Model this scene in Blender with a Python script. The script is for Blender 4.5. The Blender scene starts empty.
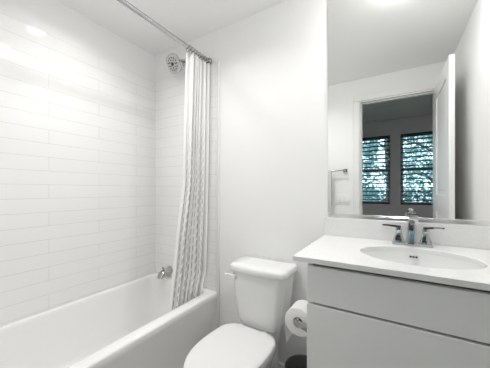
import bpy, bmesh, math, random
from mathutils import Vector, Matrix

random.seed(7)
SC = bpy.context.scene
COL = SC.collection
PI = math.pi

# ------------------------------------------------------------------ camera
CAM_H = 1.199
cam_d = bpy.data.cameras.new('camera')
cam = bpy.data.objects.new('camera', cam_d)
COL.objects.link(cam)
cam.location = (0, 0, CAM_H)
cam.rotation_euler = (PI / 2, 0, 0.5426)
cam_d.sensor_fit = 'HORIZONTAL'
cam_d.sensor_width = 36.0
cam_d.lens = 244.0174 / 490 * 36.0
cam_d.shift_y = (190.363 - 184) / 490
cam_d.clip_start = 0.01
SC.camera = cam

# ------------------------------------------------------------------ world
world = bpy.data.worlds.new('sky')
SC.world = world
world.use_nodes = True
bg = world.node_tree.nodes['Background']
bg.inputs['Color'].default_value = (0.54, 0.80, 0.96, 1)
bg.inputs['Strength'].default_value = 1.65

# ------------------------------------------------------------------ exposure
vs = SC.view_settings
vs.view_transform = 'Standard'
vs.look = 'None'
vs.exposure = 1.30
vs.gamma = 1.0
vs.use_curve_mapping = False
SC.cycles.max_bounces = 16
SC.cycles.diffuse_bounces = 10
SC.cycles.glossy_bounces = 8
SC.cycles.use_denoising = True
SC.cycles.sample_clamp_indirect = 6.0

# ------------------------------------------------------------------ lamps (ceiling downlights)
CEIL = 2.425
# name, x, y, emission, radius of the glowing diffuser, its drop below the ceiling
LAMPS = [('vanity', 0.05, 1.255, 46.0, 0.075, 0.040), ('tub', -1.40, 0.76, 5.0, 0.05, 0.026), ('middle', -0.83, 0.71, 12.0, 0.06, 0.03)]
for nm, lx, ly, pw, rad in (('tub', -1.40, 0.76, 1.05, 0.045), ('middle', -0.83, 0.71, 2.2, 0.055)):
    ld = bpy.data.lights.new('downlight_' + nm, 'AREA')
    ld.shape = 'DISK'
    ld.size = rad * 2
    ld.energy = pw
    ld.color = (1.0, 0.99, 0.975)
    ld.spread = math.radians(150)
    lo = bpy.data.objects.new('downlight_' + nm, ld)
    COL.objects.link(lo)
    lo.location = (lx, ly, CEIL - 0.034)


# ================================================================== helpers
def mat(name, color, rough=0.5, metal=0.0, spec=0.5, coat=0.0):
    m = bpy.data.materials.new(name)
    m.use_nodes = True
    b = m.node_tree.nodes['Principled BSDF']
    b.inputs['Base Color'].default_value = (*color, 1)
    b.inputs['Roughness'].default_value = rough
    b.inputs['Metallic'].default_value = metal
    b.inputs['Specular IOR Level'].default_value = spec
    b.inputs['Coat Weight'].default_value = coat
    return m


def bump_noise(m, scale, strength, dist=0.002):
    nt = m.node_tree
    b = nt.nodes['Principled BSDF']
    tc = nt.nodes.new('ShaderNodeTexCoord')
    n = nt.nodes.new('ShaderNodeTexNoise')
    n.inputs['Scale'].default_value = scale
    n.inputs['Detail'].default_value = 3
    bp = nt.nodes.new('ShaderNodeBump')
    bp.inputs['Strength'].default_value = strength
    bp.inputs['Distance'].default_value = dist
    nt.links.new(tc.outputs['Object'], n.inputs['Vector'])
    nt.links.new(n.outputs['Fac'], bp.inputs['Height'])
    nt.links.new(bp.outputs['Normal'], b.inputs['Normal'])
    return m


def mixnode(nt, fac, a, b):
    n = nt.nodes.new('ShaderNodeMix')
    n.data_type = 'RGBA'
    nt.links.new(fac, n.inputs['Factor'])
    n.inputs['A'].default_value = (*a, 1)
    n.inputs['B'].default_value = (*b, 1)
    return n.outputs['Result']


class MB:
    """collects shapes, links them as one mesh object"""

    def __init__(self):
        self.bm = bmesh.new()

    def _add(self, tmp, M=None):
        if M is not None:
            tmp.transform(M)
        me = bpy.data.meshes.new('tmp')
        tmp.to_mesh(me)
        tmp.free()
        self.bm.from_mesh(me)
        bpy.data.meshes.remove(me)

    def box(self, x0, x1, y0, y1, z0, z1, bevel=0.0, seg=2, M=None):
        t = bmesh.new()
        bmesh.ops.create_cube(t, size=1)
        for v in t.verts:
            v.co = Vector(((x0 + x1) / 2 + v.co.x * (x1 - x0), (y0 + y1) / 2 + v.co.y * (y1 - y0), (z0 + z1) / 2 + v.co.z * (z1 - z0)))
        if bevel:
            bmesh.ops.bevel(t, geom=t.edges[:], offset=bevel, segments=seg, profile=0.5, affect='EDGES')
        self._add(t, M)
        return self

    def loft(self, rings, cap0=True, cap1=True, closed=True, M=None):
        t = bmesh.new()
        R = [[t.verts.new(p) for p in r] for r in rings]
        n = len(R[0])
        for a, b in zip(R[:-1], R[1:]):
            for i in range(n if closed else n - 1):
                j = (i + 1) % n
                t.faces.new((a[i], a[j], b[j], b[i]))
        if cap0:
            t.faces.new(list(reversed(R[0])))
        if cap1:
            t.faces.new(R[-1])
        bmesh.ops.recalc_face_normals(t, faces=t.faces[:])
        self._add(t, M)
        return self

    def lathe(self, prof, n=32, M=None, cap0=True, cap1=True):
        rings = [[(r * math.cos(2 * PI * i / n), r * math.sin(2 * PI * i / n), z) for i in range(n)] for r, z in prof]
        return self.loft(rings, cap0, cap1, True, M)

    def tube(self, pts, r, n=16, caps=True):
        pts = [Vector(p) for p in pts]
        rr = r if isinstance(r, (list, tuple)) else [r] * len(pts)
        rings = []
        up = None
        for i, p in enumerate(pts):
            d = (pts[min(i + 1, len(pts) - 1)] - pts[max(i - 1, 0)]).normalized()
            if up is None:
                up = Vector((0, 0, 1)) if abs(d.z) < 0.9 else Vector((1, 0, 0))
            s = d.cross(up).normalized()
            u2 = s.cross(d).normalized()
            up = u2
            rings.append([p + (s * math.cos(2 * PI * k / n) + u2 * math.sin(2 * PI * k / n)) * rr[i] for k in range(n)])
        return self.loft(rings, caps, caps)

    def build(self, name, m, parent=None, smooth=40):
        me = bpy.data.meshes.new(name)
        self.bm.normal_update()
        self.bm.to_mesh(me)
        self.bm.free()
        o = bpy.data.objects.new(name, me)
        COL.objects.link(o)
        me.materials.append(m)
        if smooth:
            me.polygons.foreach_set('use_smooth', [True] * len(me.polygons))
            try:
                me.set_sharp_from_angle(angle=math.radians(smooth))
            except Exception:
                pass
        if parent:
            put(o, parent)
        return o


def put(o, parent):
    """parent keeping the world place"""
    bpy.context.view_layer.update()
    o.parent = parent
    o.matrix_parent_inverse = parent.matrix_world.inverted()


def thing(name, label, cat, loc=(0, 0, 0), group=None):
    o = bpy.data.objects.new(name, None)
    o.empty_display_size = 0.05
    COL.objects.link(o)
    o.location = loc
    return tag(o, label, cat, group)


def tag(o, label, cat, group=None):
    o['label'] = label
    o['category'] = cat
    if group:
        o['group'] = group
    return o


def struct(o, label=None):
    o['kind'] = 'structure'
    if label:
        o['label'] = label
    return o


def rrect(x0, x1, y0, y1, r, z, n=6):
    """rounded rectangle ring, counter-clockwise"""
    pts = []
    for cx, cy, a0 in ((x1 - r, y1 - r, 0), (x0 + r, y1 - r, PI / 2), (x0 + r, y0 + r, PI), (x1 - r, y0 + r, 1.5 * PI)):
        for k in range(n + 1):
            a = a0 + PI / 2 * k / n
            zz = z(cx + r * math.cos(a)) if callable(z) else z
            pts.append((cx + r * math.cos(a), cy + r * math.sin(a), zz))
    return pts


def lerp(a, b, t):
    return a + (b - a) * t


# ================================================================== materials
WHITE = bump_noise(mat('wall_paint', (0.87, 0.87, 0.868), 0.55, spec=0.3), 180, 0.06)
CEILM = mat('ceiling_paint', (0.93, 0.93, 0.925), 0.8, spec=0.2)
TRIM = mat('trim_paint', (0.84, 0.84, 0.83), 0.35)
PORC = mat('porcelain', (0.81, 0.81, 0.805), 0.12, coat=0.3)
SEATM = mat('seat_plastic', (0.80, 0.80, 0.80), 0.28)
ACRYL = mat('tub_acrylic', (0.88, 0.88, 0.875), 0.22)
CHROME = mat('chrome', (0.50, 0.50, 0.505), 0.035, 1.0)
NICKEL = mat('satin_nickel', (0.36, 0.355, 0.35), 0.22, 1.0)
CABM = mat('cabinet_paint', (0.83, 0.835, 0.825), 0.45)
GAP_SHADE = mat('painted_gap_shade', (0.16, 0.16, 0.155), 0.6)  # dark colour of the board behind the drawers, paints shade into their gaps
MIRROR = mat('mirror_silver', (0.90, 0.905, 0.90), 0.0, 1.0)
PAPER = bump_noise(mat('tissue_paper', (0.88, 0.88, 0.87), 0.95, spec=0.1), 260, 0.4)
CARD = mat('cardboard_tube', (0.30, 0.26, 0.22), 0.9)
BLACKP = mat('charcoal_plastic', (0.12, 0.118, 0.112), 0.45)
TOWEL = bump_noise(mat('towel_cotton', (0.62, 0.62, 0.61), 0.95, spec=0.1), 420, 0.6, 0.004)
BEDW = mat('bedroom_paint', (0.85, 0.812, 0.80), 0.8, spec=0.2)
BEDF = mat('bedroom_carpet', (0.35, 0.33, 0.30), 0.95, spec=0.1)
SLATM = mat('blind_slat', (0.09, 0.10, 0.11), 0.55)
WFRAME = mat('window_vinyl', (0.30, 0.31, 0.32), 0.5)
DARKHOLE = mat('dark_nozzle_rubber', (0.04, 0.04, 0.04), 0.6)
SHFACE = mat('shower_face_plastic', (0.62, 0.62, 0.62), 0.35, 0.0)
GLASSM = bpy.data.materials.new('window_glass')
GLASSM.use_nodes = True
_nt = GLASSM.node_tree
for _n in list(_nt.nodes):
    _nt.nodes.remove(_n)
_o = _nt.nodes.new('ShaderNodeOutputMaterial')
_t = _nt.nodes.new('ShaderNodeBsdfTransparent')
_g = _nt.nodes.new('ShaderNodeBsdfGlossy')
_g.inputs['Roughness'].default_value = 0.02
_m = _nt.nodes.new('ShaderNodeMixShader')
_m.inputs[0].default_value = 0.06
_nt.links.new(_t.outputs[0], _m.inputs[1])
_nt.links.new(_g.outputs[0], _m.inputs[2])
_nt.links.new(_m.outputs[0], _o.inputs[0])

# quartz
QUARTZ = mat('white_quartz', (0.85, 0.85, 0.845), 0.22)
_nt = QUARTZ.node_tree
_tc = _nt.nodes.new('ShaderNodeTexCoord')
_v = _nt.nodes.new('ShaderNodeTexNoise')
_v.inputs['Scale'].default_value = 350
_r = _nt.nodes.new('ShaderNodeValToRGB')
_r.color_ramp.elements[0].position = 0.35
_r.color_ramp.elements[0].color = (0.72, 0.72, 0.715, 1)
_r.color_ramp.elements[1].position = 0.5
_r.color_ramp.elements[1].color = (0.80, 0.80, 0.795, 1)
_nt.links.new(_tc.outputs['Object'], _v.inputs['Vector'])
_nt.links.new(_v.outputs['Fac'], _r.inputs[0])
_nt.links.new(_r.outputs[0], _nt.nodes['Principled BSDF'].inputs['Base Color'])

ROW = 0.0857


def tile_mat(name, axis):
    m = mat(name, (0.85, 0.85, 0.84), 0.05)
    nt = m.node_tree
    b = nt.nodes['Principled BSDF']
    g = nt.nodes.new('ShaderNodeNewGeometry')
    s = nt.nodes.new('ShaderNodeSeparateXYZ')
    nt.links.new(g.outputs['Position'], s.inputs[0])
    add = nt.nodes.new('ShaderNodeMath')
    add.operation = 'ADD'
    add.inputs[1].default_value = -1.1488 + ROW * 40
    nt.links.new(s.outputs['Z'], add.inputs[0])
    addh = nt.nodes.new('ShaderNodeMath')
    addh.operation = 'ADD'
    addh.inputs[1].default_value = 10.0
    nt.links.new(s.outputs[axis], addh.inputs[0])
    c = nt.nodes.new('ShaderNodeCombineXYZ')
    nt.links.new(addh.outputs[0], c.inputs['X'])
    nt.links.new(add.outputs[0], c.inputs['Y'])
    br = nt.nodes.new('ShaderNodeTexBrick')
    br.inputs['Scale'].default_value = 1.0
    br.inputs['Brick Width'].default_value = 0.61
    br.inputs['Row Height'].default_value = ROW
    br.inputs['Mortar Size'].default_value = 0.0016
    br.inputs['Mortar Smooth'].default_value = 0.3
    br.inputs['Color1'].default_value = (0.87, 0.87, 0.865, 1)
    br.inputs['Color2'].default_value = (0.86, 0.86, 0.855, 1)
    br.inputs['Mortar'].default_value = (0.70, 0.70, 0.69, 1)
    nt.links.new(c.outputs[0], br.inputs['Vector'])
    nt.links.new(br.outputs['Color'], b.inputs['Base Color'])
    bp = nt.nodes.new('ShaderNodeBump')
    bp.inputs['Strength'].default_value = 0.2
    bp.inputs['Distance'].default_value = 0.002
    bp.invert = True
    nt.links.new(br.outputs['Fac'], bp.inputs['Height'])
    nt.links.new(bp.outputs['Normal'], b.inputs['Normal'])
    return m


TILE_L = tile_mat('tile_glaze_side', 'Y')
TILE_B = tile_mat('tile_glaze_back', 'X')

# plank floor
FLOORM = mat('vinyl_plank', (0.2, 0.18, 0.16), 0.45)
_nt = FLOORM.node_tree
_tc = _nt.nodes.new('ShaderNodeTexCoord')
_br = _nt.nodes.new('ShaderNodeTexBrick')
_br.inputs['Scale'].default_value = 1.0
_br.inputs['Brick Width'].default_value = 1.1
_br.inputs['Row Height'].default_value = 0.17
_br.inputs['Mortar Size'].default_value = 0.002
_br.inputs['Color1'].default_value = (0.40, 0.38, 0.36, 1)
_br.inputs['Color2'].default_value = (0.46, 0.44, 0.42, 1)
_br.inputs['Mortar'].default_value = (0.06, 0.055, 0.05, 1)
_nt.links.new(_tc.outputs['Object'], _br.inputs['Vector'])
_nt.links.new(_br.outputs['Color'], _nt.nodes['Principled BSDF'].inputs['Base Color'])

# ================================================================== room shell
XL, XR, YB = -1.852, 0.4727, 1.487
TF = -1.132
T = 0.10
struct(MB().box(XL - T, XR + T, -0.12, YB + T, -0.10, 0.0).build('floor', FLOORM, smooth=0), 'grey brown plank floor of the bathroom')
struct(MB().box(XL - T, XR + T, 0.0, YB + T, CEIL, CEIL + T).build('ceiling', CEILM, smooth=0), 'white bathroom ceiling')
wl = struct(MB().box(XL - T, XL, 0.0, YB + T, 0, CEIL).build('wall_left', WHITE, smooth=0), 'white wall along the bathtub')
wb = struct(MB().box(XL, XR, YB, YB + T, 0, CEIL).build('wall_back', WHITE, smooth=0), 'white wall behind toilet and vanity')
struct(MB().box(XR, XR + T, 0.0, YB + T, 0, CEIL).build('wall_right', WHITE, smooth=0), 'white wall at the right, seen in the mirror')
DL, DR, DTOP = -0.309, 0.362, 2.181
wf = MB()
wf.box(XL, DL, -0.12, 0, 0, CEIL)
wf.box(DR, XR + T, -0.12, 0, 0, CEIL)
wf.box(DL, DR, -0.12, 0, DTOP, CEIL)
struct(wf.build('wall_front', WHITE, smooth=0), 'white wall around the doorway, seen in the mirror')

# tile cladding of the tub alcove
TT = 2.177
t1 = MB().box(XL, XL + 0.010, 0.0, YB, 0.40, TT, 0.002, 1).build('tile_panel', TILE_L, wl, smooth=0)
t2 = MB().box(XL + 0.010, TF - 0.012, YB - 0.010, YB, 0.40, TT, 0.002, 1).build('tile_panel', TILE_B, wb, smooth=0)
t3 = MB().box(TF - 0.012, TF + 0.014, YB - 0.012, YB, 0.0, TT, 0.005, 3).build('tile_edge_trim', PORC, wb)
# door casing and jamb
cs = MB()
for y0, y1 in ((0.0, 0.014), (-0.134, -0.12)):
    xr = min(DR + 0.062, XR - 0.001) if y0 >= 0 else DR + 0.062
    cs.box(DL - 0.062, DL, y0, y1, 0, DTOP, 0.003, 1)
    cs.box(DR, xr, y0, y1, 0, DTOP, 0.003, 1)
    cs.box(DL - 0.062, xr, y0, y1, DTOP, DTOP + 0.062, 0.003, 1)
struct(cs.build('trim_1', TRIM), 'white casing around the doorway')
jm = MB()
jm.box(DL, DL + 0.012, -0.12, 0.0, 0, DTOP - 0.012)
jm.box(DR - 0.012, DR, -0.12, 0.0, 0, DTOP - 0.012)
jm.box(DL, DR, -0.12, 0.0, DTOP - 0.012, DTOP)
jm.box(DL + 0.012, DL + 0.022, -0.08, -0.045, 0, DTOP - 0.012)
jm.box(DL + 0.012, DR - 0.012, -0.08, -0.045, DTOP - 0.022, DTOP - 0.012)
struct(jm.build('trim_2', TRIM, smooth=0), 'white door jamb lining')
# baseboards
bb = MB()
bb.box(TF + 0.014, -0.276, YB - 0.012, YB, 0, 0.075, 0.003, 1)
struct(bb.build('baseboard_back', TRIM), 'white baseboard behind the toilet')
bf = MB()
bf.box(TF, DL - 0.062, 0, 0.012, 0, 0.075, 0.003, 1)
struct(bf.build('baseboard_front', TRIM), 'white baseboard beside the doorway')

# ================================================================== door, open against the right wall
door = struct(thing('door_1', 'white panelled door standing open beside the right wall', 'door', (0.380, 0.018, 0)))
del door['category']
lf = MB()
dx0, dx1, dy0, dy1 = 0.346, 0.380, 0.018, 0.725
z0, z1 = 0.012, 2.165
lf.box(dx0, dx1, dy0, dy0 + 0.11, z0, z1, 0.002, 1)
lf.box(dx0, dx1, dy1 - 0.11, dy1, z0, z1, 0.002, 1)
for a, b in ((z0, z0 + 0.20), (1.02, 1.16), (z1 - 0.12, z1)):
    lf.box(dx0, dx1, dy0 + 0.109, dy1 - 0.109, a, b)
for a, b in ((z0 + 0.2, 1.02), (1.16, z1 - 0.12)):
    lf.box(dx0 + 0.010, dx1 - 0.010, dy0 + 0.109, dy1 - 0.109, a, b)
    lf.box(dx0 + 0.006, dx1 - 0.006, dy0 + 0.15, dy1 - 0.15, a + 0.04, b - 0.04, 0.004, 1)
leaf = lf.build('door_leaf', TRIM, door)
for sgn, x in ((-1, dx0), (1, dx1)):
    kb = MB()
    prof = [(0.026, 0), (0.026, 0.005), (0.010, 0.007), (0.009, 0.020), (0.020, 0.026), (0.024, 0.035), (0.018, 0.044), (0.004, 0.047)]
    kb.lathe(prof, 20, Matrix.Translation((x, dy1 - 0.06, 0.93)) @ Matrix.Rotation(sgn * PI / 2, 4, 'Y'))
    kb.build('door_knob', NICKEL, door)
for z in (0.25, 1.1, 1.95):
    MB().tube([(dx0 - 0.001 + 0.040, dy0 - 0.002, z - 0.045), (dx0 - 0.001 + 0.040, dy0 - 0.002, z + 0.045)], 0.006, 10).build('door_hinge', NICKEL, door)

# ================================================================== bedroom seen through the doorway
BX0, BX1, BY0 = -2.3, 1.75, -2.0
BC = 2.425
struct(MB().box(BX0, BX1, BY0 - 0.14, -0.12, -0.10, -0.002).build('floor_bedroom', BEDF, smooth=0), 'bedroom carpet beyond the doorway')
struct(MB().box(BX0, BX1, BY0 - 0.14, 0.0, BC, BC + T).build('ceiling_bedroom', BEDW, smooth=0), 'grey ceiling of the room beyond the doorway')
struct(MB().box(BX0 - T, BX0, BY0 - 0.14, 0.0, 0, BC).build('wall_bedroom_left', BEDW, smooth=0))
struct(MB().box(BX1, BX1 + T, BY0 - 0.14, 0.0, 0, BC).build('wall_bedroom_right', BEDW, smooth=0))
bi = MB()
bi.box(BX0, XL, -0.12, -0.0, 0, BC)
bi.box(XR + T, BX1, -0.12, -0.0, 0, BC)
struct(bi.build('wall_bedroom_inner', BEDW, smooth=0))
WZ0, WZ1 = 0.955, 2.165
WINS = [(-0.80, -0.028), (0.122, 0.893)]
bw = MB()
xs = [BX0, WINS[0][0], WINS[0][1], WINS[1][0], WINS[1][1], BX1]
for i in (0, 2, 4):
    bw.box(xs[i], xs[i + 1], BY0 - 0.14, BY0, 0, BC)
for a, b in WINS:
    bw.box(a, b, BY0 - 0.14, BY0, 0, WZ0)
    bw.box(a, b, BY0 - 0.14, BY0, WZ1, BC)
struct(bw.build('wall_bedroom_far', BEDW, smooth=0), 'grey wall with two windows beyond the doorway')
ZM = (WZ0 + WZ1) / 2
side = ['left', 'right']
for i, (a, b) in enumerate(WINS):
    w = thing('window_%d' % (i + 1), '%s window of the room reflected in the mirror' % side[i], 'window', ((a + b) / 2, BY0 - 0.1, WZ0))
    del w['category']
    struct(w)
    f = MB()
    yo0, yo1 = BY0 - 0.125, BY0 - 0.075
    f.box(a, a + 0.04, yo0, yo1, WZ0, WZ1)
    f.box(b - 0.04, b, yo0, yo1, WZ0, WZ1)
    f.box(a + 0.04, b - 0.04, yo0, yo1, WZ0, WZ0 + 0.045)
    f.box(a + 0.04, b - 0.04, yo0, yo1, WZ1 - 0.04, WZ1)
    f.box(a + 0.04, b - 0.04, yo0, yo1, ZM - 0.025, ZM + 0.025)
    f.build('window_frame', WFRAME, w, smooth=0)
    MB().box(a + 0.04, b - 0.04, BY0 - 0.102, BY0 - 0.098, WZ0 + 0.045, ZM - 0.025).build('pane', GLASSM, w, smooth=0)
    MB().box(a + 0.04, b - 0.04, BY0 - 0.102, BY0 - 0.098, ZM + 0.025, WZ1 - 0.04).build('pane', GLASSM, w, smooth=0)
    # blind
    bl = thing('window_blind', 'dark slatted blind lowered over the %s reflected window' % side[i], 'blind', ((a + b) / 2, BY0 - 0.035, WZ1), 'slatted window blinds')
    MB().box(a + 0.006, b - 0.006, BY0 - 0.068, BY0 - 0.002, WZ1 - 0.052, WZ1 - 0.001, 0.003, 1).build('head_rail', SLATM, bl)
    MB().box(a + 0.008, b - 0.008, BY0 - 0.062, BY0 - 0.006, WZ0 + 0.003, WZ0 + 0.027, 0.004, 1).build('bottom_rail', SLATM, bl)
    sl = MB()
    n = 15
    for k in range(n):
        z = lerp(WZ0 + 0.075, WZ1 - 0.10, k / (n - 1))
        M = Matrix.Translation(((a + b) / 2, BY0 - 0.034, z)) @ Matrix.Rotation(math.radians(14), 4, 'X')
        sl.box(-(b - a) / 2 + 0.010, (b - a) / 2 - 0.010, -0.029, 0.029, -0.0016, 0.0016, M=M)
    sl.build('slats', SLATM, bl, smooth=0)
    for x in (a + 0.12, b - 0.12):
        MB().tube([(x, BY0 - 0.0035, WZ0 + 0.02), (x, BY0 - 0.0035, WZ1 - 0.05)], 0.0012, 6).build('ladder_cord', SLATM, bl)

# ------------------------------------------------------------------ outside: ground and trees
GROUND = bump_noise(mat('lawn', (0.10, 0.16, 0.07), 0.95, spec=0.1), 20, 0.5, 0.02)
LEAF = mat('leaf', (0.17, 0.30, 0.28), 0.4)
LEAF2 = mat('leaf_dark', (0.09, 0.18, 0.17), 0.4)
BARK = bump_noise(mat('bark', (0.10, 0.085, 0.07), 0.9, spec=0.1), 30, 0.7, 0.02)
g = MB().box(-9, 9, -16, BY0 - 0.14, -0.3, -0.12).build('ground', GROUND, smooth=0)
struct(g, 'lawn outside the windows')


def tree(name, label, x, y, h, rad, nleaf, m, seed):
    rnd = random.Random(seed)
    t = thing(name, label, 'tree', (x, y, -0.12), 'trees outside the windows')
    MB().tube([(x, y, -0.12), (x + 0.05, y + 0.03, h * 0.3), (x - 0.03, y, h * 0.62), (x, y, h * 0.85)], [0.10, 0.085, 0.06, 0.02], 10).build('trunk', BARK, t)
    br = MB()
    for k in range(7):
        a = k * 2.4
        zb = h * (0.3 + 0.07 * k)
        br.tube([(x, y, zb), (x + math.cos(a) * rad * 0.4, y + math.sin(a) * rad * 0.4, zb + 0.25), (x + math.cos(a) * rad * 0.8, y + math.sin(a) * rad * 0.8, zb + 0.4)], [0.04, 0.025, 0.01], 8)
    br.build('branches', BARK, t)
    bm = MB().bm
    clumps = []
    for k in range(46):
        a = rnd.uniform(0, 2 * PI)
        rr = rad * math.sqrt(rnd.random())
        zc = rnd.uniform(0.18 * h, h)
        clumps.append((x + rr * math.cos(a), y + rr * math.sin(a), zc, rnd.uniform(0.18, 0.42)))
    verts, faces = [], []
    for k in range(nleaf):
        cx, cy, cz, cr = clumps[rnd.randrange(len(clumps))]
        p = Vector((cx + rnd.gauss(0, cr * .6), cy + rnd.gauss(0, cr * .6), cz + rnd.gauss(0, cr * .5)))
        q = Vector((p.x - x, p.y - y))
        if q.length > rad - 0.1:
            q *= (rad - 0.1) / q.length
            p.x, p.y = x + q.x, y + q.y
        d = Vector((rnd.gauss(0, 1), rnd.gauss(0, 1), rnd.gauss(0, 1) - 0.4)).normalized()
        s = d.orthogonal().normalized()
        s.rotate(Matrix.Rotation(rnd.uniform(0, 6.28), 3, d))
        L = rnd.uniform(0.05, 0.10)
        nrm = d.cross(s)
        i0 = len(verts)
        verts += [p, p + d * L * .4 + s * L * .28 + nrm * L * .08, p + d * L, p + d * L * .4 - s * L * .28 + nrm * L * .08]
        faces += [(i0, i0 + 1, i0 + 2), (i0, i0 + 2, i0 + 3)]
    bm.free()
    me = bpy.data.meshes.new('foliage')
    me.from_pydata(verts, [], faces)
    me.materials.append(m)
    o = bpy.data.objects.new('foliage', me)
    COL.objects.link(o)
    put(o, t)
    return t


tree('leafy_tree', 'leafy tree outside, behind the left half of the left reflected window', -0.98, -4.4, 3.6, 0.75, 5200, LEAF, 1)
tree('leafy_tree', 'darker leafy tree outside, behind the right half of the left reflected window', -0.15, -6.9, 4.6, 0.80, 4200, LEAF2, 2)
tree('leafy_tree', 'leafy tree outside, filling the left half of the right reflected window', 0.92, -4.4, 3.6, 0.85, 6000, LEAF, 3)
tree('leafy_tree', 'darker leafy tree outside, behind the right side of the right reflected window', 1.65, -6.9, 4.4, 0.95, 4800, LEAF2, 4)
# low hedge closes the lower view
for k, (hx, lab) in enumerate(((-1.1, 'clipped hedge bush outside, low behind the left reflected window'), (1.0, 'clipped hedge bush outside, low behind the right reflected window'))):
    rnd = random.Random(20 + k)
    h = thing('hedge', lab, 'hedge', (hx, -8.4, -0.12), 'hedges outside the windows')
    verts, faces = [], []
    for q in range(2600):
        p = Vector((hx + rnd.uniform(-0.9, 0.9), -8.4 + rnd.uniform(-.4, .4), rnd.uniform(-0.1, 1.25)))
        d = Vector((rnd.gauss(0, 1), rnd.gauss(0, 1), rnd.gauss(0, 1))).normalized()
        s = d.orthogonal().normalized()
        L = rnd.uniform(0.07, 0.14)
        i0 = len(verts)
        verts += [p, p + d * L * .4 + s * L * .3, p + d * L, p + d * L * .4 - s * L * .3]
        faces += [(i0, i0 + 1, i0 + 2, i0 + 3)]
    me = bpy.data.meshes.new('foliage')
    me.from_pydata(verts, [], faces)
    me.materials.append(LEAF2)
    o = bpy.data.objects.new('foliage', me)
    COL.objects.link(o)
    put(o, h)
    MB().tube([(hx, -8.4, -0.12), (hx, -8.4, 0.6), (hx + .05, -8.4, 1.0)], [0.05, 0.04, 0.02], 8).build('stem', BARK, h)

# ================================================================== bathtub
RIM = 0.433
tub = thing('bathtub', 'white alcove bathtub below the tiled walls', 'bathtub', (-1.49, 0.75, 0))
X0, X1, Y0, Y1 = XL + 0.0102, TF, 0.004, YB - 0.0105


def zr(off=0.0):
    return lambda x: RIM + 0.024 * max(0.0, min(1.0, (TF - 0.10 - x) / 0.6)) + off


tb = MB()
IX0, IX1, IY0, IY1 = X0 + 0.042, -1.2096, 0.10, Y1 - 0.034
rings = []
rings.append(rrect(X0, X1 - 0.004, Y0, Y1, 0.004, 0.0))
rings.append(rrect(X0, X1 - 0.004, Y0, Y1, 0.004, RIM - 0.055))
rings.append(rrect(X0, X1, Y0, Y1, 0.004, RIM - 0.045))
rings.append(rrect(X0, X1, Y0, Y1, 0.006, zr(-0.010)))
rings.append(rrect(X0 + 0.001, X1 - 0.003, Y0 + 0.001, Y1 - 0.001, 0.008, zr(-0.003)))
rings.append(rrect(X0 + 0.004, X1 - 0.010, Y0 + 0.004, Y1 - 0.004, 0.012, zr(0.0)))
for off, dz in ((-0.010, 0.0), (-0.003, -0.003), (0.0, -0.010), (0.004, -0.03)):
    rings.append(rrect(IX0 + off, IX1 - off, IY0 + off, IY1 - off, 0.075, zr(dz)))
for t in (0.25, 0.5, 0.75, 0.9, 1.0):
    z = lerp(RIM - 0.04, 0.11, t)
    o = 0.006 + 0.055 * t ** 2
    rings.append(rrect(IX0 + o * 0.8, IX1 - o, IY0 + 0.16 * t, IY1 - o * 0.8, 0.075 + 0.03 * t, z))
o = 0.11
rings.append(rrect(IX0 + o, IX1 - o, IY0 + 0.22, IY1 - o, 0.08, 0.075))
rings.append(rrect(IX0 + o + .08, IX1 - o - .08, IY0 + 0.32, IY1 - o - .08, 0.07, 0.068))
tb.loft(rings)
tb.build('tub_shell', ACRYL, tub, smooth=50)
dr = MB()
dr.lathe([(0.034, 0.0), (0.034, 0.004), (0.026, 0.006), (0.012, 0.006), (0.010, 0.012), (0.004, 0.014)], 24, Matrix.Translation((-1.51, 1.22, 0.067)))
dr.build('drain', CHROME, tub)

# ================================================================== tub spout
sp = thing('tub_spout', 'chrome tub spout with lift knob, on the tiled end wall above the tub', 'spout', (-1.65, YB - 0.01, 0.50))
SX, SZ = -1.652, 0.508
rs = []
for y, hw, zt, zb in ((YB - 0.0105, 0.028, 0.030, -0.028), (YB - 0.04, 0.027, 0.030, -0.028), (YB - 0.075, 0.028, 0.026, -0.034), (YB - 0.105, 0.029, 0.010, -0.042), (YB - 0.118, 0.028, -0.012, -0.044), (YB - 0.124, 0.022, -0.026, -0.043)):
    cz, hz = SZ + (zt + zb) / 2, (zt - zb) / 2
    rs.append([(SX + hw * math.copysign(abs(math.cos(a)) ** .75, math.cos(a)), y, cz + hz * math.copysign(abs(math.sin(a)) ** .75, math.sin(a))) for a in [2 * PI * i / 24 for i in range(24)]])
MB().loft(rs).build('spout_body', CHROME, sp)
MB().lathe([(0.005, 0), (0.005, 0.012), (0.010, 0.016), (0.011, 0.022), (0.006, 0.027)], 16, Matrix.Translation((SX, YB - 0.085, SZ + 0.020))).build('lift_knob', CHROME, sp)
MB().lathe([(0.036, 0), (0.036, 0.006), (0.030, 0.009)], 24, Matrix.Translation((SX, YB - 0.0102, SZ)) @ Matrix.Rotation(PI / 2, 4, 'X')).build('wall_flange', CHROME, sp)

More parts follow.
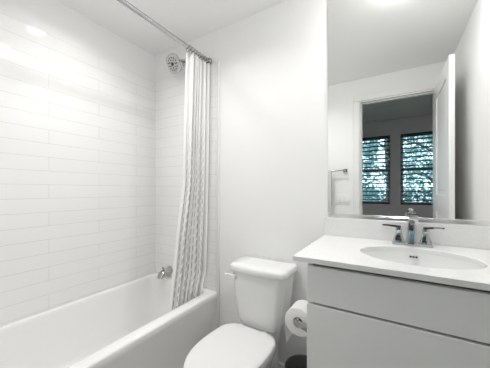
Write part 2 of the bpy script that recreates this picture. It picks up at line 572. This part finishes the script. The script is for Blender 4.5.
# ================================================================== shower head
sh = thing('shower_sprayer', 'rounded chrome shower head on a bent arm high above the tub', 'shower head', (-1.47, YB, 2.275))
AX, AZ = -1.475, 2.262
pts = [(AX, YB, AZ), (AX, YB - 0.03, AZ + 0.002), (AX, YB - 0.055, AZ - 0.004), (AX - 0.003, YB - 0.075, AZ - 0.018), (AX - 0.008, YB - 0.092, AZ - 0.036)]
MB().tube(pts, 0.0105, 14).build('shower_arm', CHROME, sh)
MB().lathe([(0.034, 0), (0.034, 0.005), (0.022, 0.012), (0.012, 0.016)], 28, Matrix.Translation((AX, YB, AZ)) @ Matrix.Rotation(PI / 2, 4, 'X')).build('wall_flange', CHROME, sh)
HC = Vector((-1.490, 1.368, 2.205))
HN = Vector((-0.03, -0.87, -0.50)).normalized()
hy = Vector((0, 0, 1))
hx = hy.cross(HN).normalized()
hy = HN.cross(hx).normalized()
HM = Matrix(((hx.x, hy.x, HN.x, HC.x), (hx.y, hy.y, HN.y, HC.y), (hx.z, hy.z, HN.z, HC.z), (0, 0, 0, 1)))


def srect(r, z, e=0.62, n=40):
    return [(r * math.copysign(abs(math.cos(a)) ** e, math.cos(a)), r * math.copysign(abs(math.sin(a)) ** e, math.sin(a)), z) for a in [2 * PI * i / n for i in range(n)]]


hb = MB()
hb.loft([srect(0.014, -0.052, 1), srect(0.020, -0.040, 1), srect(0.030, -0.030, .9), srect(0.058, -0.016, .75), srect(0.070, -0.008, .68), srect(0.072, -0.001, .66), srect(0.069, 0.003, .66), srect(0.060, 0.003, .66)], M=HM)
hb.build('head_shell', CHROME, sh)
fc = MB()
fc.lathe([(0.056, 0.002), (0.056, 0.006), (0.052, 0.008), (0.018, 0.008), (0.017, 0.010), (0.011, 0.010)], 36, HM)
face = fc.build('spray_face', SHFACE, sh)
nz = MB()
for rr, cnt in ((0.028, 7), (0.045, 13)):
    for k in range(cnt):
        a = 2 * PI * k / cnt + rr * 30
        nz.lathe([(0.0062, 0.007), (0.0055, 0.0100)], 8, HM @ Matrix.Translation((rr * math.cos(a), rr * math.sin(a), 0)))
nz.lathe([(0.013, 0.009), (0.013, 0.0125), (0.009, 0.0135)], 20, HM)
nz.build('nozzles', DARKHOLE, face)
MB().lathe([(0.016, -0.016), (0.019, -0.006), (0.019, 0.006), (0.015, 0.016)], 20, Matrix.Translation((AX - 0.008, YB - 0.094, AZ - 0.038)) @ Matrix.Rotation(0.7, 4, 'X')).build('swivel_nut', CHROME, sh)

# ================================================================== curtain rod, rings, curtain
RX, RZ = -1.2154, 2.195
rod = thing('curtain_rod', 'chrome shower curtain rod spanning the tub alcove below the ceiling', 'curtain rod', (RX, YB, RZ))
MB().tube([(RX, 0.003, RZ), (RX, YB - 0.003, RZ)], 0.0135, 20).build('tube', CHROME, rod)
MB().lathe([(0.028, 0), (0.028, 0.006), (0.022, 0.016), (0.016, 0.02)], 24, Matrix.Translation((RX, YB - 0.0124, RZ)) @ Matrix.Rotation(PI / 2, 4, 'X')).build('end_flange', NICKEL, rod)
MB().lathe([(0.028, 0), (0.028, 0.006), (0.022, 0.016), (0.016, 0.02)], 24, Matrix.Translation((RX, 0.0, RZ)) @ Matrix.Rotation(-PI / 2, 4, 'X')).build('end_flange', NICKEL, rod)

CURT = mat('curtain_fabric', (0.86, 0.86, 0.85), 0.85, spec=0.15)
_nt = CURT.node_tree
_uv = _nt.nodes.new('ShaderNodeUVMap')
_uv.uv_map = 'cloth'
_br = _nt.nodes.new('ShaderNodeTexBrick')
_br.offset = 0.5
_br.inputs['Scale'].default_value = 1.0
_br.inputs['Brick Width'].default_value = 0.062
_br.inputs['Row Height'].default_value = 0.030
_br.inputs['Mortar Size'].default_value = 0.0118
_br.inputs['Mortar Smooth'].default_value = 0.15
_br.inputs['Color1'].default_value = (0.48, 0.48, 0.48, 1)
_br.inputs['Color2'].default_value = (0.62, 0.62, 0.62, 1)
_br.inputs['Mortar'].default_value = (0.86, 0.86, 0.85, 1)
_nt.links.new(_uv.outputs[0], _br.inputs['Vector'])
_b = _nt.nodes['Principled BSDF']
_sx = _nt.nodes.new('ShaderNodeSeparateXYZ')
_nt.links.new(_uv.outputs[0], _sx.inputs[0])
_mr = _nt.nodes.new('ShaderNodeMapRange')  # fades the dashes upward, overexposure of the upper cloth put into its colour
_mr.interpolation_type = 'SMOOTHSTEP'
_mr.inputs['From Min'].default_value = 1.85
_mr.inputs['From Max'].default_value = 1.15
_nt.links.new(_sx.outputs['X'], _mr.inputs['Value'])
_mx = _nt.nodes.new('ShaderNodeMix')
_mx.data_type = 'RGBA'
_mx.inputs['A'].default_value = (0.86, 0.86, 0.85, 1)
_nt.links.new(_mr.outputs['Result'], _mx.inputs['Factor'])
_nt.links.new(_br.outputs['Color'], _mx.inputs['B'])
_nt.links.new(_mx.outputs['Result'], _b.inputs['Base Color'])
_b.inputs['Subsurface Weight'].default_value = 0.0


def curtain_path(v):
    """v 0 top .. 1 bottom -> list of (x, y, s) along the gathered cloth"""
    def knots(tab):
        for (v0, y0), (v1, y1) in zip(tab[:-1], tab[1:]):
            if v <= v1:
                t = (v - v0) / (v1 - v0)
                return lerp(y0, y1, t * t * (3 - 2 * t) * 0.35 + t * 0.65)
        return tab[-1][1]
    yb = knots([(0, 1.258), (0.48, 1.243), (0.73, 1.178), (0.93, 1.133), (1.0, 1.115)])
    ya = knots([(0, 1.446), (0.5, 1.452), (0.85, 1.455), (0.92, 1.412), (1.0, 1.408)])
    xc = lerp(RX - 0.002, -1.262, min(1.0, v * 1.08) ** 1.1)
    folds = 6
    n = 200
    amp = lerp(0.024, 0.027, v)
    out = []
    for i in range(n + 1):
        t = i / n
        ph = t * folds * 2 * PI
        a = amp * (1 + 0.35 * math.sin(t * 9 + 1))
        y = lerp(ya, yb, t) + 0.006 * math.sin(2 * ph + 0.6) * (1 - v)
        x = xc + a * math.sin(ph + 0.5 * math.sin(v * 3 + t * 5)) + 0.006 * math.sin(t * 31 + v * 2)
        out.append((x, y))
    return out


cu = thing('shower_curtain', 'white shower curtain with grey dashes bunched at the wall end of the rod', 'curtain', (RX, 1.35, RZ - 0.02))
ZT, ZB = RZ - 0.033, 0.30
NV = 60
verts, faces, uvs = [], [], []
base = curtain_path(0.5)
S = [0]
for p, q in zip(base[:-1], base[1:]):
    S.append(S[-1] + 1.6 * math.hypot(q[0] - p[0], q[1] - p[1]))
N = len(base)
for j in range(NV + 1):
    v = j / NV
    P = curtain_path(v)
    z = lerp(ZT, ZB, v)
    for i, (x, y) in enumerate(P):
        zz = z
        if j == 0:
            zz = z - 0.006 * (0.5 - 0.5 * math.cos(i / (N - 1) * 16 * PI))
        verts.append((x, y, zz))
        uvs.append((z, S[i]))
for j in range(NV):
    for i in range(N - 1):
        a = j * N + i
        faces.append((a, a + 1, a + N + 1, a + N))
me = bpy.data.meshes.new('curtain_cloth')
me.from_pydata(verts, [], faces)
uvl = me.uv_layers.new(name='cloth')
for lp in me.loops:
    uvl.data[lp.index].uv = uvs[lp.vertex_index]
me.materials.append(CURT)
me.materials.append(mat('curtain_plain_hem', (0.86, 0.86, 0.85), 0.85, spec=0.15))
for pl in me.polygons:
    i = pl.index % (N - 1)
    if S[i] < 0.10 or S[-1] - S[i] < 0.085:
        pl.material_index = 1
me.polygons.foreach_set('use_smooth', [True] * len(me.polygons))
cl = bpy.data.objects.new('curtain_cloth', me)
COL.objects.link(cl)
put(cl, cu)
md = cl.modifiers.new('thickness', 'SOLIDIFY')
md.thickness = 0.0012
ordn = ['first', 'second', 'third', 'fourth', 'fifth', 'sixth', 'seventh', 'eighth']
ring0 = None
for k in range(8):
    y = lerp(1.442, 1.252, k / 7)
    lab = '%s chrome curtain ring on the rod counting from the wall' % ordn[k]
    if ring0 is None:
        rg = MB()
        rr = 0.0215
        pts = [(RX + rr * math.cos(a), 0, RZ - 0.0055 + rr * math.sin(a)) for a in [2 * PI * i / 24 for i in range(25)]]
        rg.tube(pts, 0.0022, 8, caps=False)
        ring0 = rg.build('curtain_ring', NICKEL)
        o = ring0
    else:
        o = ring0.copy()
        COL.objects.link(o)
    o.location = (0, y, 0)
    tag(o, lab, 'curtain ring', 'curtain rings on the shower rod')

# ================================================================== toilet
TX = -0.694
TKX = -0.686
to = thing('toilet', 'white two-piece toilet with closed lid between tub and vanity', 'toilet', (TX, 1.1, 0))
# bowl
YH = 1.225


def egg(hw, yb, yf, z, n=64, back=0.74, cx=TX, e=0.52):
    """egg outline: flat-ish back at yb, rounded front at yf"""
    pts = []
    ym = yb - 0.42 * (yb - yf)
    for i in range(n):
        a = 2 * PI * i / n
        c, s = math.cos(a), math.sin(a)
        if s >= 0:
            pts.append((cx + hw * math.copysign(abs(c) ** e, c) * lerp(1, back, abs(s) ** 1.5), ym + (yb - ym) * abs(s) ** e, z))
        else:
            pts.append((cx + hw * math.copysign(abs(c) ** 0.95, c), ym - (ym - yf) * abs(s) ** 0.95, z))
    return pts


bo = MB()
bo.loft([egg(0.105, 1.36, 0.98, 0.0, back=.9), egg(0.105, 1.36, 0.98, 0.03, back=.9), egg(0.098, 1.35, 0.985, 0.06, back=.9), egg(0.100, 1.34, 0.96, 0.14, back=.9),
         egg(0.125, 1.33, 0.88, 0.24, back=.85), egg(0.160, 1.32, 0.80, 0.32, back=.8), egg(0.172, 1.30, 0.765, 0.355, back=.75), egg(0.173, 1.30, 0.762, 0.367, back=.75), egg(0.166, 1.295, 0.77, 0.372, back=.75)])
bo.loft([rrect(TX - 0.085, TX + 0.085, 1.22, 1.445, 0.03, z) for z in (0.0, 0.24)] + [rrect(TX - 0.100, TX + 0.100, 1.21, 1.455, 0.03, z) for z in (0.33, 0.372)] + [rrect(TX - 0.095, TX + 0.095, 1.216, 1.45, 0.03, 0.378)])
bo.build('bowl', PORC, to, smooth=60)
# seat and lid
SKEW = Matrix.Translation((TX, 0.98, 0)) @ Matrix.Rotation(math.radians(-3.2), 4, 'Z') @ Matrix.Translation((-TX, -0.98, 0))
MB().loft([egg(0.174, YH, 0.757, 0.3735, e=.42), egg(0.177, YH + .002, 0.752, 0.378, e=.42), egg(0.177, YH + .002, 0.752, 0.385, e=.42), egg(0.174, YH, 0.757, 0.389, e=.42)], M=SKEW).build('seat', SEATM, to, smooth=60)
MB().loft([egg(0.177, YH, 0.755, 0.3905, e=.42), egg(0.181, YH + .003, 0.750, 0.395, e=.42), egg(0.181, YH + .003, 0.750, 0.401, e=.42), egg(0.176, YH, 0.757, 0.4065, e=.36), egg(0.160, YH - 0.015, 0.775, 0.4095, e=.4), egg(0.08, YH - .10, 0.88, 0.4115)], M=SKEW).build('lid', SEATM, to, smooth=60)
for s in (-1, 1):
    MB().box(TX + s * 0.075 - 0.016, TX + s * 0.075 + 0.016, YH - 0.004, YH + 0.018, 0.370, 0.400, 0.005, 3).build('hinge', SEATM, to)
# tank


def dens(ring_pts, m=5):
    """subdivide long edges so the front can bow"""
    out = []
    n = len(ring_pts)
    for i in range(n):
        a, b = Vector(ring_pts[i]), Vector(ring_pts[(i + 1) % n])
        out.append(tuple(a))
        if i % 9 == 8:
            for k in range(1, 14):
                out.append(tuple(a.lerp(b, k / 14)))
    return out


def tank(hw, y0, y1, bow, z, r=0.03):
    base = dens(rrect(TKX - hw, TKX + hw, y0, y1, r, z, 8))
    out = []
    for x, y, zz in base:
        w = max(0.0, min(1.0, (y1 - y) / (y1 - y0)))
        out.append((x, y - w * bow * (1 - ((x - TKX) / hw) ** 2), zz))
    return out


tk = MB()
tk.loft([tank(0.125, 1.285, 1.44, 0.015, 0.381, .03), tank(0.132, 1.276, 1.446, 0.018, 0.390, .035), tank(0.142, 1.268, 1.452, 0.02, 0.43, .035), tank(0.157, 1.262, 1.458, 0.02, 0.55, .035), tank(0.176, 1.258, 1.462, 0.02, 0.702, .035)])
tk.build('tank', PORC, to, smooth=60)
lidt = MB()
lidt.loft([tank(0.180, 1.256, 1.464, 0.02, 0.7025, .035), tank(0.188, 1.248, 1.468, 0.022, 0.706, .035), tank(0.190, 1.246, 1.469, 0.022, 0.714, .035), tank(0.190, 1.246, 1.469, 0.022, 0.733, .035), tank(0.186, 1.250, 1.467, 0.022, 0.742, .035), tank(0.175, 1.260, 1.460, 0.022, 0.7475, .032), tank(0.10, 1.31, 1.42, 0.01, 0.749, .02)])
lidt.build('tank_lid', PORC, to, smooth=60)
lv = MB()
LX, LY, LZ = TKX - 0.142, 1.248, 0.668
lv.lathe([(0.015, 0), (0.015, 0.014), (0.011, 0.019)], 18, Matrix.Translation((LX, LY + 0.016, LZ)) @ Matrix.Rotation(PI / 2, 4, 'X'))
lv.loft([[(LX + 0.014 - 0.078 * t, LY - 0.006 + yy - 0.006 * math.sin(t * PI), LZ + 0.005 + 0.008 * math.sin(t * PI * .8) - 0.004 * t + zz * lerp(1.25, 0.8, t)) for yy, zz in ((-0.006, -0.006), (-0.003, -0.009), (0.003, -0.009), (0.005, -0.006), (0.005, 0.006), (0.003, 0.009), (-0.003, 0.009), (-0.006, 0.006))] for t in (0, .2, .4, .6, .8, .95, 1)])
lv.build('flush_lever', SEATM, to)
# supply line and valve
sv = MB()
sv.tube([(TX - 0.16, YB - 0.013, 0.16), (TX - 0.16, YB - 0.05, 0.16), (TX - 0.16, YB - 0.06, 0.18), (TX - 0.14, YB - 0.06, 0.28), (TX - 0.115, YB - 0.055, 0.384)], 0.005, 8)
sv.build('supply_hose', NICKEL, to)

# ================================================================== vanity
CX0, CX1 = -0.290, XR - 0.001
CF = 0.955
CZ = 0.9387
va = thing('vanity_cabinet', 'pale grey vanity cabinet with flat handleless drawers under the sink counter', 'cabinet', (0.09, 1.2, 0))
cb = MB()
cb.box(CX0, CX0 + 0.018, CF + 0.020, YB - 0.001, 0.0, CZ - 0.0205)
cb.box(CX1 - 0.018, CX1, CF + 0.020, YB - 0.001, 0.0, CZ - 0.0205)
cb.box(CX0 + 0.018, CX1 - 0.018, CF + 0.06, CF + 0.075, 0.0, 0.09)
cb.box(CX0 + 0.018, CX1 - 0.018, YB - 0.012, YB - 0.001, 0.0, CZ - 0.0205)
cb.box(CX0 + 0.018, CX1 - 0.018, CF + 0.02, YB - 0.012, 0.09, 0.105)
cb.build('carcass', CABM, va, smooth=0)
MB().box(CX0 + 0.018, CX1 - 0.018, CF + 0.022, CF + 0.034, 0.105, CZ - 0.0205).build('gap_shade_board', GAP_SHADE, va, smooth=0)
ztop = CZ - 0.0205 - 0.016
for za, zb in ((0.7605, ztop), (0.432, 0.7520), (0.105, 0.4235)):
    MB().box(CX0 + 0.0005, CX1, CF, CF + 0.019, za, zb, 0.0015, 1).build('drawer_front', CABM, va, smooth=0)

# countertop with oval cut-out
ct = thing('countertop', 'white quartz counter with backsplash and an oval sink cut-out on the vanity', 'countertop', (0.066, 1.2, CZ))
KX0, KX1, KY0, KY1 = -0.3395, XR - 0.0005, 0.934, YB - 0.0005
SCX, SCY, SA, SB = 0.083, 1.185, 0.202, 0.158
NSEG = 96


def ell(a, b, z, n=NSEG):
    return [(SCX + a * math.cos(2 * PI * i / n), SCY + b * math.sin(2 * PI * i / n), z) for i in range(n)]


def rectpts(z, inset=0.0, n=NSEG):
    """points on the counter rectangle met by the same angles, corners snapped"""
    x0, x1, y0, y1 = KX0 + inset, KX1 - inset, KY0 + inset, KY1 - inset
    pts = []
    for i in range(n):
        a = 2 * PI * i / n
        dx, dy = math.cos(a), math.sin(a)
        ts = []
        if dx > 1e-9: ts.append((x1 - SCX) / dx)
        if dx < -1e-9: ts.append((x0 - SCX) / dx)
        if dy > 1e-9: ts.append((y1 - SCY) / dy)
        if dy < -1e-9: ts.append((y0 - SCY) / dy)
        t = min(ts)
        pts.append([SCX + dx * t, SCY + dy * t, z])
    for cx, cy in ((x0, y0), (x1, y0), (x1, y1), (x0, y1)):
        k = min(range(n), key=lambda q: (pts[q][0] - cx) ** 2 + (pts[q][1] - cy) ** 2)
        pts[k] = [cx, cy, z]
    return [tuple(p) for p in pts]


cm = MB()
TH = 0.020
cm.loft([ell(SA, SB, CZ - TH), rectpts(CZ - TH), rectpts(CZ - 0.0015), rectpts(CZ, 0.0015), ell(SA + 0.002, SB + 0.002, CZ), ell(SA, SB, CZ - 0.002), ell(SA, SB, CZ - TH)], cap0=False, cap1=False)
cm.build('counter_slab', QUARTZ, ct, smooth=35)
MB().box(KX0, KX1, YB - 0.0205, YB - 0.0005, CZ, CZ + 0.103, 0.0015, 1).build('backsplash', QUARTZ, ct, smooth=0)

# sink basin (undermount)
sk = thing('sink_basin', 'white oval undermount sink set into the counter', 'sink', (SCX, SCY, CZ - 0.02))
bs = MB()
rings = [ell(SA + 0.022, SB + 0.022, CZ - TH - 0.0125), ell(SA + 0.022, SB + 0.022, CZ - TH - 0.0005), ell(SA - 0.001, SB - 0.001, CZ - TH - 0.0005)]
for t in (0.15, 0.35, 0.55, 0.75, 0.9, 1.0):
    a = t * PI / 2
    rings.append(ell(lerp(0.022, SA - .001, math.cos(a) ** 0.62), lerp(0.022, SB - .001, math.cos(a) ** 0.62), CZ - TH - 0.125 * math.sin(a) ** 1.0 - 0.001))
bs.loft(rings, cap0=False, cap1=True)
bso = bs.build('bowl', PORC, sk, smooth=60)
MB().lathe([(0.021, 0), (0.021, 0.003), (0.014, 0.004), (0.013, 0.007), (0.003, 0.008)], 24, Matrix.Translation((SCX, SCY, CZ - TH - 0.126))).build('drain', CHROME, sk)
ov = MB()
for dx in (-0.011, 0.0, 0.011):
    ov.box(SCX - 0.004 + dx, SCX + 0.004 + dx, SCY + SB - 0.0085, SCY + SB - 0.0030, CZ - TH - 0.024, CZ - TH - 0.017, 0.001, 1)
ov.build('overflow_slots', DARKHOLE, sk)

# ================================================================== faucet
FX, FY = 0.080, 1.405
fa = thing('faucet', 'chrome centerset faucet with two lever handles behind the sink', 'faucet', (FX, FY, CZ))
MB().loft([rrect(FX - 0.080, FX + 0.080, FY - 0.029, FY + 0.027, 0.006, CZ + 0.0003), rrect(FX - 0.080, FX + 0.080, FY - 0.029, FY + 0.027, 0.006, CZ + 0.008), rrect(FX - 0.076, FX + 0.076, FY - 0.025, FY + 0.023, 0.005, CZ + 0.013)]).build('base_plate', CHROME, fa, smooth=30)


def sq(cx, cy, hx_, hy_, z, r=0.004):
    return rrect(cx - hx_, cx + hx_, cy - hy_, cy + hy_, r, z, 3)


spt = MB()
spt.loft([sq(FX, FY, 0.025, 0.024, CZ + 0.012), sq(FX, FY, 0.0235, 0.0225, CZ + 0.02), sq(FX, FY, 0.0215, 0.0185, CZ + 0.034), sq(FX, FY, 0.0175, 0.0165, CZ + 0.085), sq(FX, FY, 0.0165, 0.016, CZ + 0.118)])
# arm of the spout: swept rectangle from column top, forward over the bowl
path = [((FY + 0.016), CZ + 0.121, 0.013), ((FY + 0.010), CZ + 0.136, 0.014), (FY - 0.015, CZ + 0.143, 0.013), (FY - 0.06, CZ + 0.140, 0.012), (FY - 0.095, CZ + 0.132, 0.011), (FY - 0.112, CZ + 0.122, 0.010)]
rg = []
for i, (y, z, hh) in enumerate(path):
    a = path[max(i - 1, 0)]
    b = path[min(i + 1, len(path) - 1)]
    d = Vector((0, b[0] - a[0], b[1] - a[1])).normalized()
    nrm = Vector((0, -d.z, d.y))
    if nrm.z > 0:
        nrm = -nrm
    w = 0.0165
    c = Vector((FX, y, z))
    rg.append([c + Vector((-w, 0, 0)) + nrm * hh, c + Vector((w, 0, 0)) + nrm * hh, c + Vector((w, 0, 0)) - nrm * hh, c + Vector((-w, 0, 0)) - nrm * hh])
spt.loft(rg)
spt.lathe([(0.010, 0), (0.010, 0.016), (0.008, 0.018)], 16, Matrix.Translation((FX, FY - 0.098, CZ + 0.108)))
spt.build('spout', CHROME, fa, smooth=30)
MB().lathe([(0.003, 0), (0.003, 0.028), (0.007, 0.031), (0.008, 0.037), (0.005, 0.041)], 14, Matrix.Translation((FX, FY + 0.024, CZ + 0.128))).build('lift_rod', CHROME, fa)
for s in (-1, 1):
    hx0 = FX + s * 0.0535
    hd = MB()
    hd.loft([sq(hx0, FY, 0.023, 0.023, CZ + 0.012), sq(hx0, FY, 0.0225, 0.0225, CZ + 0.022), sq(hx0, FY, 0.0145, 0.0125, CZ + 0.045), sq(hx0, FY, 0.0115, 0.0115, CZ + 0.066), sq(hx0, FY, 0.013, 0.013, CZ + 0.069), sq(hx0, FY, 0.012, 0.012, CZ + 0.079)])
    hnd = hd.build('handle', CHROME, fa, smooth=30)
    lr = MB()
    rg = []
    for t, w, h_ in ((0, 0.011, 0.006), (.3, 0.009, 0.005), (.7, 0.007, 0.004), (1, 0.0055, 0.003)):
        x = hx0 + s * (-0.010 + 0.078 * t)
        z = CZ + 0.083 + 0.004 * math.sin(t * 2.5) + 0.003 * t
        rg.append([(x, FY - w, z - h_), (x, FY + w, z - h_), (x, FY + w, z + h_), (x, FY - w, z + h_)])
    lr.loft(rg)
    lr.build('lever', CHROME, hnd, smooth=30)

# ================================================================== mirror
mr = thing('wall_mirror', 'large frameless mirror above the vanity with a chrome bottom channel', 'mirror', (0.07, YB, 1.06))
MX0, MX1, MZ0, MZ1 = -0.3242, XR - 0.002, 1.0575, 2.36
MB().box(MX0, MX1, YB - 0.0055, YB - 0.0005, MZ0, MZ1).build('glass', MIRROR, mr, smooth=0)
ch = MB()
ch.box(MX0, MX1, YB - 0.011, YB - 0.0060, MZ0 - 0.012, MZ0 + 0.006, 0.001, 1)
ch.box(MX0, MX1, YB - 0.0115, YB - 0.0002, MZ0 - 0.0155, MZ0 - 0.0005, 0.001, 1)
ch.build('bottom_channel', mat('polished_channel', (0.85, 0.85, 0.85), 0.18, 1.0), mr, smooth=30)

# ================================================================== toilet paper and holder
PX, PZ, PY0, PY1 = -0.357, 0.626, 1.045, 1.145
PR = 0.061
ho = thing('toilet_paper_holder', 'chrome arm holding the paper roll on the side of the vanity', 'toilet paper holder', (CX0, 1.03, PZ))
MB().box(CX0 - 0.007, CX0 - 0.0003, 1.000, 1.050, PZ - 0.028, PZ + 0.022, 0.002, 1).build('mounting_plate', CHROME, ho)
am = MB()
am.loft([[(x, 1.025 + a, PZ - 0.003 + zo + b) for a, b in ((-h, -h * 1.1), (h, -h * 1.1), (h, h * 1.1), (-h, h * 1.1))] for x, h, zo in ((CX0 - 0.005, 0.013, -0.012), (CX0 - 0.03, 0.010, -0.008), (CX0 - 0.055, 0.009, -0.002), (PX - 0.010, 0.009, 0.002))])
am.tube([(PX, 1.028, PZ), (PX, PY1 + 0.012, PZ)], 0.010, 14)
am.build('arm', CHROME, ho, smooth=30)
ro = thing('toilet_paper_roll', 'white toilet paper roll with a hanging sheet on the chrome holder', 'toilet paper', (PX, 1.1, PZ))
pr = MB()
NR = 56
CR = 0.023
cz = PZ + 0.0100 - (CR - 0.0016)


def pring(r, y):
    return [(PX + r * math.cos(2 * PI * i / NR), y, cz + r * math.sin(2 * PI * i / NR)) for i in range(NR)]


pr.loft([pring(CR, PY0), pring(PR - 0.003, PY0), pring(PR, PY0 + 0.002), pring(PR, PY1 - 0.002), pring(PR - 0.003, PY1), pring(CR, PY1), pring(CR, PY0)], cap0=False, cap1=False)
pr.build('paper', PAPER, ro, smooth=50)
MB().loft([pring(CR - 0.0002, PY0 - 0.0005), pring(CR - 0.0002, PY1 + 0.0005), pring(CR - 0.0016, PY1 + 0.0005), pring(CR - 0.0016, PY0 - 0.0005), pring(CR - 0.0002, PY0 - 0.0005)], cap0=False, cap1=False).build('cardboard_core', CARD, ro)
st = MB()
out = []
pa = []
for k in range(14):
    t = k / 13
    if t < 0.4:
        a = PI - 0.5 + 0.5 * t / 0.4
        pa.append((PX + (PR + 0.0008) * math.cos(a), cz + (PR + 0.0008) * math.sin(a)))
    else:
        q = (t - 0.4) / 0.6
        pa.append((PX - PR - 0.0008 + 0.008 * q * q, cz - 0.096 * q))
rg = []
for k, (x, z) in enumerate(pa):
    rg.append([(x, PY0 + 0.001, z - (0.010 if k == 13 else 0)), (x, PY1 - 0.001, z), (x + 0.0012, PY1 - 0.001, z), (x + 0.0012, PY0 + 0.001, z - (0.010 if k == 13 else 0))])
st.loft(rg)
st.build('loose_sheet', PAPER, ro, smooth=50)

# ================================================================== waste bin
BXc, BYc, BH = -0.405, 1.285, 0.245
wbn = thing('waste_bin', 'dark round waste bin on the floor below the toilet paper', 'bin', (BXc, BYc, 0))
MB().lathe([(0.078, 0.0), (0.082, 0.004), (0.098, BH - 0.01), (0.100, BH), (0.0965, BH), (0.095, BH - 0.012), (0.079, 0.008), (0.01, 0.007)], 40, Matrix.Translation((BXc, BYc, 0))).build('bin_body', BLACKP, wbn, smooth=50)
MB().lathe([(0.0985, BH - 0.002), (0.1025, BH - 0.001), (0.1035, BH + 0.003), (0.1015, BH + 0.006), (0.0975, BH + 0.005), (0.0965, BH)], 40, Matrix.Translation((BXc, BYc, 0)), cap0=False, cap1=False).build('rim', BLACKP, wbn)

# ================================================================== on the doorway wall (seen in the mirror)
tbz, tby = 1.421, 0.062
TB0, TB1 = -1.02, -0.4545
br_ = thing('towel_bar', 'chrome towel bar on the wall beside the doorway, seen in the mirror', 'towel bar', (-0.74, 0, tbz))
MB().tube([(TB0, tby, tbz), (TB1, tby, tbz)], 0.008, 14).build('bar', CHROME, br_)
for x in (TB0, TB1):
    pm = MB()
    pm.box(x - 0.022, x + 0.022, 0.0003, 0.009, tbz - 0.022, tbz + 0.022, 0.002, 1)
    pm.box(x - 0.011, x + 0.011, 0.008, tby + 0.011, tbz - 0.012, tbz + 0.012, 0.002, 1)
    pm.build('post', NICKEL, br_)
TWX0, TWX1 = -0.93, -0.594
tw = MB()
prof = []
for k in range(9):
    a = PI * k / 8
    prof.append((tby + 0.0125 * math.cos(a), tbz + 0.0125 * math.sin(a)))
outer = [(tby + 0.013, 0.95)] + [(tby + 0.0135, 1.2)] + prof + [(tby - 0.0135, 1.25), (tby - 0.013, 1.02)]
NX = 12
rg = []
for i in range(NX + 1):
    x = lerp(TWX0, TWX1, i / NX)
    wv = lambda z: 0.004 * math.sin(i * 1.9) * min(1, (tbz - z) * 3 if z < tbz else 0)
    o_ = [(x, y + (wv(z) if z < 1.35 else 0) * (1 if y > tby else 0.5), z) for y, z in outer]
    inn = [(x, tby + (y - tby) * 0.68 + (wv(z) if z < 1.35 else 0) * (1 if y > tby else 0.5), z if z < tbz else tbz + (z - tbz) * 0.68) for y, z in reversed(outer)]
    rg.append(o_ + inn)
two = tw.loft(rg).build('hand_towel', TOWEL, smooth=60)
tag(two, 'light towel hanging on the bar, at the left edge of the mirror', 'towel')

sw = thing('light_switch', 'white three-gang rocker switch plate beside the doorway, seen in the mirror', 'light switch', (-0.486, 0, 1.095))
MB().box(-0.486 - 0.08, -0.486 + 0.08, 0.0002, 0.006, 1.095 - 0.058, 1.095 + 0.058, 0.002, 2).build('wall_plate', TRIM, sw)
for dx in (-0.046, 0, 0.046):
    M = Matrix.Translation((-0.486 + dx, 0.006, 1.095)) @ Matrix.Rotation(math.radians(4), 4, 'X')
    MB().box(-0.0165, 0.0165, -0.002, 0.004, -0.033, 0.033, 0.0015, 1, M=M).build('rocker', TRIM, sw)

# ================================================================== ceiling downlight housings
for (nm, lx, ly, pw, rad, drop), lab in zip(LAMPS, ('round white ceiling light above the vanity', 'round white ceiling light above the bathtub', 'round white ceiling light in the middle of the room, in front of the toilet')):
    d = thing('ceiling_light', lab, 'ceiling light', (lx, ly, CEIL), 'bathroom ceiling lights')
    MB().lathe([(rad + 0.002, 0.0), (rad + 0.018, 0.0), (rad + 0.018, -0.006), (rad + 0.010, -0.012), (rad + 0.002, -0.012), (rad + 0.002, 0.0)], 40, Matrix.Translation((lx, ly, CEIL - 0.0002)), cap0=False, cap1=False).build('trim_ring', TRIM, d)
    gm = mat('lit_diffuser_' + nm, (0.9, 0.9, 0.9), 0.6)
    gb = gm.node_tree.nodes['Principled BSDF']
    gb.inputs['Emission Color'].default_value = (1.0, 0.99, 0.975, 1)
    gb.inputs['Emission Strength'].default_value = pw
    MB().lathe([(rad, -0.001), (rad, -0.008)] + [(rad * math.cos(t * PI / 10), -0.008 - (drop - 0.008) * math.sin(t * PI / 10)) for t in (1, 2, 3, 4)] + [(0.004, -drop)], 40, Matrix.Translation((lx, ly, CEIL - 0.0003))).build('diffuser', gm, d)
